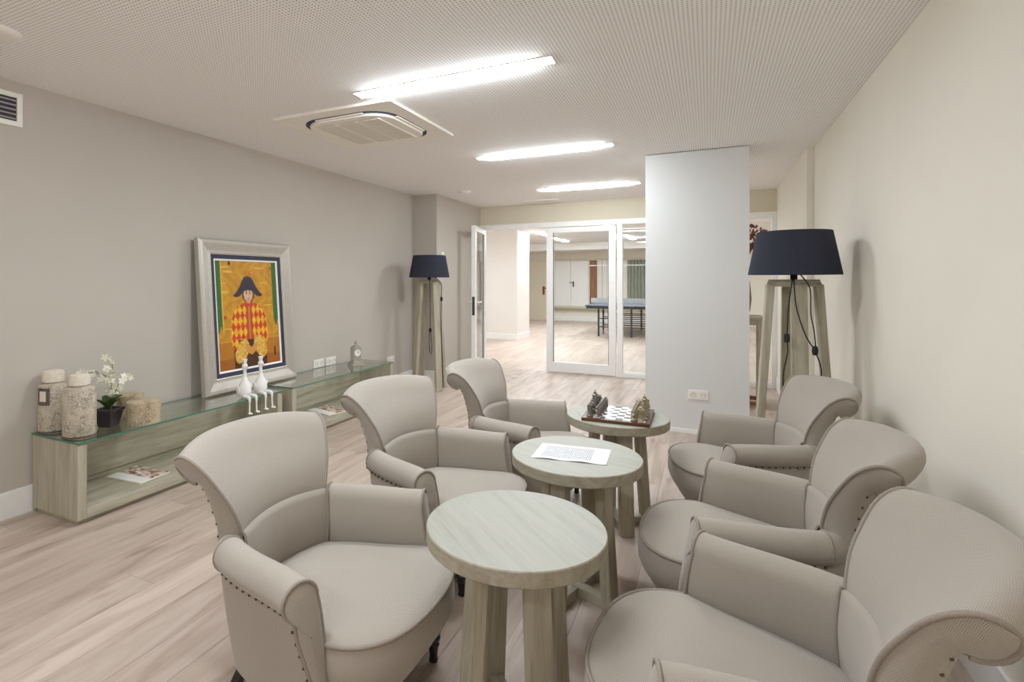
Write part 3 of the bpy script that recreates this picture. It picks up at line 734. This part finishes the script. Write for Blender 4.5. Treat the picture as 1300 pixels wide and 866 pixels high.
# magazines
def magazine(name, label, loc, rz, w=.215, l=.30, h=.008):
    t = thing(name, label, 'magazine', loc, rz); span('pages', (-l/2, -w/2, 0), (l/2, w/2, h), M['plastic'], t)
    quad_uv('cover', [(-l/2, -w/2, h+.0001), (l/2, -w/2, h+.0001), (l/2, w/2, h+.0001), (-l/2, w/2, h+.0001)], M['mag'], t, .0004); return t
magazine('magazine', 'magazine with a white and brown cover on the near console shelf', (-3.31, 2.26, .0855), R(5), .22, .30)
magazine('magazine', 'magazine with a reddish cover on the far console shelf', (-3.30, 4.2, .0855), R(-12), .25, .32)
# jars
def jar(label, loc, r, h, lr, lh, labelled=False, mat='toile'):
    t = thing('lidded_jar', label, 'jar', loc)
    lathe('body', [(r*.95, 0), (r, .006), (r, h*.93), (r*.97, h*.97), (lr*.9, h), (lr*.8, h+.008)], M[mat], t, 40)
    lathe('foot_band', [(r+.0005, .004), (r+.0015, .006), (r+.0015, .012), (r+.0005, .014)], M['label'], t, 40)
    lathe('lid', [(lr*.9, h+.006), (lr, h+.010), (lr, h+lh*.75), (lr*.93, h+lh*.93), (lr*.7, h+lh), (0, h+lh)], M['lid'], t, 32)
    if labelled:
        G = []
        for a in np.linspace(R(-98), R(-40), 9): G.append([((r+.0012)*math.cos(a), (r+.0012)*math.sin(a), z) for z in np.linspace(h*.58, h*.93, 7)])
        grid_mesh('label_patch', np.array(G), M['label'], t)
        G = []
        for a in np.linspace(R(-85), R(-55), 9): G.append([((r+.0018)*math.cos(a), (r+.0018)*math.sin(a), z) for z in np.linspace(h*.66, h*.87, 7)])
        grid_mesh('label_shield', np.array(G), M['lid'], t)
    return t
jar('tall lidded jar printed like an old map, the one nearest the console front', (-3.215, 1.84, ZG), .083, .285, .054, .07)
jar('tall lidded jar with a dark label, standing at the console corner by the wall', (-3.462, 1.832, ZG), .075, .285, .056, .075, True)
jar('shorter lidded jar mostly hidden behind the two tall jars', (-3.445, 1.975, ZG), .055, .235, .045, .05)
def round_box(label, loc, r, h):
    t = thing('round_box', label, 'box', loc)
    lathe('body', [(r*.985, 0), (r*.985, h*.7)], M['toile_box'], t, 40); lathe('lid', [(r*.99, h*.66), (r*1.01, h*.66), (r*1.015, h*.98), (r*.98, h), (0, h)], M['toile_box'], t, 40); return t
round_box('round paper covered box in front, right of the orchid pot', (-3.175, 2.205, ZG), .096, .135)
round_box('round paper covered box standing behind the front box by the wall', (-3.41, 2.27, ZG), .08, .14)
# orchid
oc = thing('potted_orchid', 'white orchid in a dark square pot beside the jars', 'potted plant', (-3.275, 2.045, ZG), R(20))
lathe('pot', [(.052, 0), (.056, .004), (.078, .09), (.086, .092), (.088, .108), (.078, .108), (.074, .095), (0, .09)], M['pot'], oc, 4, angle=30, sq=PI/4)
for k in range(8):
    a = 2*PI*k/8+.3; L = .075+.02*(k % 3); pts = []
    for u in np.linspace(0, 1, 8):
        wd = .024*math.sin(PI*min(1, u*.92+.06)); rr = L*u*.85; z = .095+.085*math.sin(u*1.7)*(.7+.2*(k % 2))
        pts.append([(rr*math.cos(a)-v*wd*math.sin(a), rr*math.sin(a)+v*wd*math.cos(a), z+.008*abs(v)) for v in (-1, -.5, 0, .5, 1)])
    grid_mesh('leaf', np.array(pts), M['green'], oc)
fl_me = None; fr_pts = []
for st in ([(0, 0, .09), (.01, .02, .2), (-.02, .03, .28), (-.07, -.02, .33), (-.12, -.08, .32)], [(.01, 0, .09), (.03, .01, .19), (.04, .04, .26), (.05, .08, .29), (.05, .11, .27)], [(0, .01, .09), (0, .02, .22), (0, .03, .31), (-.02, .05, .38), (-.05, .03, .41)]):
    P = spline(st, 24); tube('stem', P, .0022, M['stem'], oc, 6); fr_pts += [P[i]+rng.normal(0, .012, 3) for i in range(8, 24)]
for p in fr_pts:
    if fl_me is None:
        bm = bmesh.new()
        for k in range(5):
            a = 2*PI*k/5; c, s = math.cos(a), math.sin(a); q = [(0, 0, 0), (.5, -.35, .15), (1, 0, .1), (.5, .35, .15)]
            bm.faces.new([bm.verts.new((.017*(x*c-y*s), .017*(x*s+y*c), .017*z)) for x, y, z in q])
        bmesh.ops.create_icosphere(bm, subdivisions=1, radius=.004); o = from_bm('flower', bm, M['petal'], oc); fl_me = o.data
    else: o = bpy.data.objects.new('flower', fl_me); link(o, oc)
    o.location = p; o.rotation_euler = (random.uniform(0, PI), random.uniform(0, PI), random.uniform(0, 6)); k = random.uniform(1.2, 1.8); o.scale = (k, k, k)
# ducks
def duck(label, loc, rz, sc):
    t = thing('duck_figurine', label, 'figurine', loc, rz, 'white duck figurines'); t.scale = (sc, sc, sc)      # local +x is forward, z=0 the glass
    prof = spline([(0, .0), (.028, .004), (.046, .03), (.050, .06), (.042, .10), (.024, .135), (.014, .165), (.0125, .20), (.014, .215), (.021, .232), (.022, .245), (.014, .262), (0, .267)], 40)
    b = lathe('body', [tuple(p) for p in np.maximum(prof, 0)], M['duck'], t, 24); b.location = (-.045, 0, .001)
    bk = lathe('beak', [(.011, 0), (.010, .01), (.006, .022), (0, .027)], M['beak'], b, 12, (.018, 0, .236)); bk.rotation_euler = (0, R(100), 0); bk.scale = (.6, 1, 1)
    lathe('crown', [(.012, .256), (.013, .268), (.021, .296), (.019, .296), (.0115, .27), (0, .268)], M['duck'], b, 10)
    for s in (-1, 1):
        wg = lathe('wing', [(0, -.05), (.012, -.035), (.018, 0), (.012, .035), (0, .045)], M['duck'], b, 12, (-.015, s*.052, .06)); wg.scale = (1.3, .5, 1); wg.rotation_euler = (s*R(-18), R(25), 0)
        P = spline([(-.015, s*.028, .016), (.028, s*.032, .016), (.046, s*.032, .004), (.048, s*.033, -.05), (.050, s*.034, -.10)], 20)
        lg = tube('leg', P, [.013]*7+[.0115, .010, .009, .0075, .0065, .006, .006, .006, .006, .006, .006, .006, .006], M['duck'], t, 10)
        ft = lathe('foot', [(0, -.006), (.012, -.004), (.016, .002), (.008, .009), (0, .011)], M['duck'], lg, 12, (.060, s*.036, -.105)); ft.scale = (1.5, .9, 1)
    return t
duck('white crowned duck figurine sitting on the glass edge, the left one', (-3.103, 3.0, ZG), R(-4), .98)
duck('white crowned duck figurine sitting on the glass edge, the right one', (-3.105, 3.165, ZG), R(-4), .98)
# clock
ck = thing('mantel_clock', 'small silver mantel clock with white dial on the far console', 'clock', (-3.30, 4.66, ZG), R(-30))
for a, h0, h1 in ((.066, 0, .02), (.058, .02, .035), (.050, .035, .05), (.043, .05, .19), (.036, .19, .20), (.022, .20, .212)): span('case', (-a, -a, h0), (a, a, h1), M['silver'], ck, .003)
dl = lathe('dial', [(0, .004), (.030, .004), (.034, .006), (.036, 0)], M['plastic'], ck, 28, (.043, 0, .135)); dl.rotation_euler = (0, R(90), 0)
tube('hand', [(-.018, 0, .0065), (0, 0, .0065)], .0014, M['dark'], dl, 6); tube('hand', [(0, 0, .0065), (-.008, .014, .0065)], .0014, M['dark'], dl, 6)
lathe('finial', [(.006, .212), (.006, .222), (.016, .230), (.018, .240), (.013, .252), (0, .256)], M['silver'], ck, 16)

# ------------------------------------------------------------ painting
PWD, PHT = 1.0, 1.215
pa = thing('framed_painting', 'large silver framed painting of a figure in a red and yellow diamond jacket', 'painting', (-3.425, 3.345, ZG+.001))
pa.rotation_euler = (-R(4.2), 0, R(90))
def molding(name, x0, x1, prof, mat):
    """four mitred sides; outer rect half-size x0=(w,h); prof: (inset, depth toward viewer)"""
    W2, H2 = x0; corners = [(-1, -1), (1, -1), (1, 1), (-1, 1)]
    for k in range(4):
        a, b = corners[k], corners[(k+1) % 4]; G = []
        for c in (a, b): G.append([(c[0]*(W2-i), -d, PHT/2+c[1]*(H2-i)) for i, d in prof])
        o = grid_mesh(name, np.array(G), mat, pa, smooth=False)
molding('frame_side', (PWD/2, PHT/2), None, [(0, 0), (0, .045), (.012, .055), (.035, .052), (.09, .034), (.108, .032), (.113, .037), (.12, .034), (.12, .02)], M['champagne'])
molding('liner_side', (PWD/2-.12, PHT/2-.12), None, [(0, .022), (0, .028), (.034, .024), (.034, .018)], M['liner'])
molding('fillet_side', (PWD/2-.154, PHT/2-.154), None, [(0, .018), (0, .026), (.014, .020), (.014, .014)], M['white'])
span('backing_board', (-PWD/2+.02, -.01, .02), (PWD/2-.02, 0, PHT-.02), M['dark'], pa)
def painting_rgb(u, v):
    """u right, v down in 0..1 arrays -> sRGB"""
    def H_(h): return np.array([int(h[i:i+2], 16)/255 for i in (0, 2, 4)])
    n1 = .5+.5*np.sin(u*31+3*np.sin(v*17))*np.sin(v*23+2*np.sin(u*11)); n2 = .5+.5*np.sin(u*90+7*np.sin(v*41))*np.sin(v*120+5*np.sin(u*37))
    C = H_('c8922a')*np.ones(u.shape+(3,))
    def put(mask, col, a=1.): C[mask] = C[mask]*(1-a)+np.array(col)*a
    C += ((n1-.5)*.10+(n2-.5)*.08)[..., None]*np.array([1, .9, .4])
    for (a, b, c, d) in ((.05, .2, .05, .065), (.12, .26, .09, .11), (.05, .18, .28, .30), (.62, .76, .055, .07), (.7, .84, .2, .208), (.1, .3, .62, .63), (.75, .9, .42, .43), (.08, .16, .2, .21)):
        put((u > a) & (u < b) & (v > c) & (v < d), H_('e9c65a'), .75)
    put((v > .74), H_('b06a22'), .65); put((v > .735) & (v < .75), H_('d8a040'), .7); put((v > .9) & ((u < .3) | (u > .75)), H_('9a5420'), .6)
    put((u > .9) & (u < .93) & (v > .84) & (v < .93), H_('2e2018')); put((u > .78) & (u < .80) & (v > .03) & (v < .25), H_('dba336'), .8)
    put((u < .075) & (v < .63+.03*np.sin(u*90)), H_('2f6a35')); put((u > .925) & (v < .60+.03*np.sin(u*80)), H_('2f6a35'))
    put((u > .075) & (u < .1) & (v < .66), H_('e0b545'), .8)
    put((np.hypot((u-.12), (v-.52)*1.3) < .022), H_('c2402c')); put(np.hypot(u-.9, (v-.06)*1.3) < .015, H_('c2402c')); put((u > .2) & (u < .235) & (v < .04), H_('4a3418'))
    # trousers
    put((v > .70) & (v > .70+.5*(np.abs(u-.5)-.22)) & (np.abs(u-.5) < .27), H_('4b3020'))
    # jacket
    hw = np.interp(v, [.385, .42, .47, .55, .66, .74, .82], [.07, .16, .24, .285, .30, .30, .27]); J = (v > .385) & (v < .82) & (np.abs(u-.5) < hw) & ((v < .74) | (np.abs(u-.5) > .19))
    ca = (u-.5)*13.5; cb = v*13.; dm = (np.floor(ca+cb*.75)+np.floor(ca-cb*.75)) % 2
    put(J & (dm < .5), H_('cf4426')); put(J & (dm >= .5), H_('edb92f')); C[J] += ((n2-.5)*.16)[J][:, None]
    put(J & (np.abs(u-.5) < .045), H_('b9492f'), .9); put(J & (np.abs(u-.5) < .012), H_('d98a4c'), .8); put((v > .385) & (v < .43) & (np.abs(u-.5) < .075), H_('c8452c'), .9)
    # hair, face
    put((((u-.5)/.105)**2+((v-.315)/.075)**2 < 1), H_('6a4430')); put((((u-.5)/.072)**2+((v-.315)/.07)**2 < 1), H_('d9b498')); put((np.abs(u-.5) < .03) & (v > .36) & (v < .40), H_('cfa383'))
    for s in (-1, 1): put((((u-.5-s*.029)/.015)**2+((v-.303)/.006)**2 < 1), H_('3c2a24')); put((((u-.5-s*.029)/.018)**2+((v-.289)/.004)**2 < 1), H_('7a5540'))
    put((((u-.5)/.02)**2+((v-.352)/.005)**2 < 1), H_('b0584a')); put((np.abs(u-.503) < .005) & (v > .303) & (v < .333), H_('c39678'))
    # hat
    top = np.interp(np.abs(u-.5), [0, .06, .10, .14, .19, .25], [.135, .15, .19, .245, .29, .325]); bot = np.interp(np.abs(u-.5), [0, .08, .14, .20, .25], [.275, .285, .33, .338, .325])
    put((v > top) & (v < bot) & (np.abs(u-.5) < .25), H_('2f3142')); put((v > top) & (v < top+.02) & (np.abs(u-.5) < .12), H_('474a5e'), .6)
    put(np.hypot(u-.55, (v-.112)*1.3) < .032, H_('d6693c')); put(np.hypot(u-.565, (v-.105)*1.3) < .014, H_('eba06a'))
    # cuffs and hands
    for cx, cy, rot in ((.36, .845, .5), (.665, .815, -.45)):
        du, dv = u-cx, (v-cy)*1.3; a = du*math.cos(rot)+dv*math.sin(rot); b = -du*math.sin(rot)+dv*math.cos(rot)
        m = (a/.095)**2+(b/.155)**2 < 1+.18*(n2-.5); put(m, H_('e2b455')); C[m] += ((n2-.5)*.25)[m][:, None]; put(m & (n1 > .7), H_('c98b33'), .5)
    for cx, cy, rot in ((.475, .835, -.7), (.555, .83, .7)):
        du, dv = u-cx, (v-cy)*1.3; a = du*math.cos(rot)+dv*math.sin(rot); b = -du*math.sin(rot)+dv*math.cos(rot); m = (a/.04)**2+(b/.085)**2 < 1; put(m, H_('d99a4b'))
    return np.clip(C, 0, 1)
nu, nv = 150, 200; CW, CH = PWD-.336, PHT-.336
U, V = np.meshgrid(np.linspace(0, 1, nu), np.linspace(0, 1, nv), indexing='ij')
P = np.stack([(U-.5)*CW, np.full_like(U, -.0145), PHT/2+(.5-V)*CH], 2)
cv_o = grid_mesh('canvas', P, M['canvas'], pa, smooth=False)
rgb = painting_rgb(U, V); rgb = np.where(rgb <= .04045, rgb/12.92, ((rgb+.055)/1.055)**2.4)
at = cv_o.data.color_attributes.new('paint', 'FLOAT_COLOR', 'POINT'); at.data.foreach_set('color', np.concatenate([rgb, np.ones(rgb.shape[:2]+(1,))], 2).astype(np.float32).ravel())

# ------------------------------------------------------------ floor lamps
def lamp(label, loc, rz, cords, zs=1.385):
    t = thing('floor_lamp', label, 'floor lamp', loc, rz, 'wooden floor lamps with navy shades')
    for k in range(4):
        a = k*PI/2; c, s = math.cos(a), math.sin(a)
        beam('leg', (c*.215, s*.215, 0), (c*.130, s*.130, 1.325), .042, .085, M['wash_z'], t, a)
    for k in range(4):
        a = k*PI/2+PI/4; d = .092
        bm = bmesh.new(); bm_box(bm, (0, 0, 0), (.03, .20, .03), .002); o = from_bm('top_rail', bm, M['wash_y'], t); o.location = (math.cos(a)*d, math.sin(a)*d, 1.325); o.rotation_euler = (0, 0, a)
    box('top_plate', (0, 0, 1.348), (.20, .20, .014), M['wash_x'], t, .002, Matrix.Rotation(PI/4, 3, 'Z'))
    lathe('lamp_holder', [(.02, 1.353), (.02, 1.40), (.016, 1.41), (.016, 1.46), (0, 1.46)], M['cord'], t, 14)
    h = .272
    sh = lathe('shade', [(.25, zs), (.2535, zs), (.2035, zs+h), (.200, zs+h), (.2465, zs+.002)], M['navy'], t, 64, angle=50)
    for k in range(3):
        a = 2*PI*k/3; tube('spider_arm', [(0, 0, zs+.07), (.238*math.cos(a), .238*math.sin(a), zs+.07)], .003, M['silver'], sh, 6)
    lathe('bulb', [(.012, 1.46), (.016, 1.475), (.028, 1.51), (.024, 1.53), (0, 1.542)], M['plastic'], t, 16)
    fa = math.atan2(loc[1], loc[0])-PI/2-rz; ca, sa = math.cos(fa), math.sin(fa); tl = lambda p: (p[0]*ca-p[1]*sa, p[0]*sa+p[1]*ca, p[2])
    for cpts, sw in cords:
        cpts = [tl(p) for p in cpts]; sw = tl(sw) if sw else None
        tube('power_cord', spline(cpts, 40), .0038, M['cord'], t, 6)
        if sw: l = lathe('cord_switch', [(0, -.03), (.014, -.024), (.017, 0), (.013, .024), (0, .03)], M['cord'], t, 12, sw)
    return t
yaw = R(26.57)
# local axes of each lamp: +y away from the camera after rz
lamp('floor lamp with navy shade and washed wood legs by the grey pillar', (-3.11, 5.957, 0), R(60),
     [([(0, 0, 1.40), (.0, -.10, 1.36), (.008, -.13, 1.25), (.01, -.13, .95), (.012, -.13, .74), (.03, -.13, .56), (.022, -.13, .44), (.004, -.13, .50), (.0, -.13, .66), (.01, -.13, .74)], (.011, -.13, .74)),
      ([(0, 0, 1.41), (.09, -.05, 1.37), (.15, -.08, 1.30), (.15, -.08, 1.15), (.145, -.08, .9), (.16, -.06, .4), (.17, -.02, .01)], (.15, -.08, 1.12))])
lamp('floor lamp with navy shade and washed wood legs by the cream wall', (.483, 4.066, 0), R(4),
     [([(0, 0, 1.41), (-.005, -.17, 1.37), (-.025, -.20, 1.2), (-.035, -.21, 1.0), (-.03, -.22, .92), (-.055, -.23, .75), (-.03, -.24, .55), (0, -.25, .3), (.03, -.26, .01)], (-.035, -.21, 1.0)),
      ([(0, 0, 1.42), (.0, -.17, 1.36), (.015, -.21, 1.18), (.06, -.22, 1.02), (.105, -.22, .93), (.135, -.22, .82), (.12, -.22, .70), (.08, -.22, .62)], (.105, -.22, .935)),
      ([(.0, 0, 1.43), (.04, -.16, 1.375), (.08, -.20, 1.30), (.085, -.21, 1.15), (.10, -.22, 1.05), (.11, -.22, .94)], None)])

# ------------------------------------------------------------ console and dried branches behind the column
cn = thing('console_table', 'tall narrow wooden console table partly hidden behind the pale column', 'console table', (.04, 6.78, 0))
span('table_top', (-.48, -.19, .93), (.48, .19, .965), M['wash_x'], cn, .003)
for sx in (-1, 1):
    for sy in (-1, 1): span('leg', (sx*.455-.022, sy*.165-.022, 0), (sx*.455+.022, sy*.165+.022, .93), M['wash_z'], cn, .003)
    span('end_rail', (sx*.455-.02, -.143, .02), (sx*.455+.02, .143, .06), M['wash_y'], cn)
for sy in (-1, 1): span('base_rail', (-.433, sy*.165-.018, .02), (.433, sy*.165+.018, .06), M['far_wood'], cn)
for sy in (-1, 1): span('top_rail', (-.433, sy*.165-.012, .87), (.433, sy*.165+.012, .93), M['wash_x'], cn)
vs = thing('vase', 'tall brown vase of dried red branches on the narrow console table', 'vase', (.32, 6.78, .9655))
lathe('vase_body', [(.06, 0), (.085, .05), (.10, .18), (.085, .36), (.05, .46), (.045, .50), (.06, .54), (.05, .54), (.038, .50), (0, .48)], M['vase'], vs, 28)
for k in range(9):
    a = R(-75+17*k); rr = .10+.055*(k % 3); hh = .30+.075*((k*5) % 4)
    P = spline([(0, 0, .48), (.3*rr*math.cos(a), .3*rr*math.sin(a), .48+.55*hh), (.8*rr*math.cos(a), .8*rr*math.sin(a), .48+.95*hh), (1.5*rr*math.cos(a), 1.5*rr*math.sin(a), .48+.9*hh)], 26)
    br = tube('branch', P, .003, M['dry'], vs, 6); bm = bmesh.new()
    for i in range(6, 26):
        for j in range(2):
            p = P[i]+rng.normal(0, .012, 3); bmesh.ops.create_icosphere(bm, subdivisions=1, radius=.009+.004*random.random(), matrix=Matrix.Translation(p) @ Matrix.Diagonal((1, .7, 1.3, 1)))
    lv = from_bm('dried_leaves', bm, M['dry'], br); lv['kind'] = 'stuff'
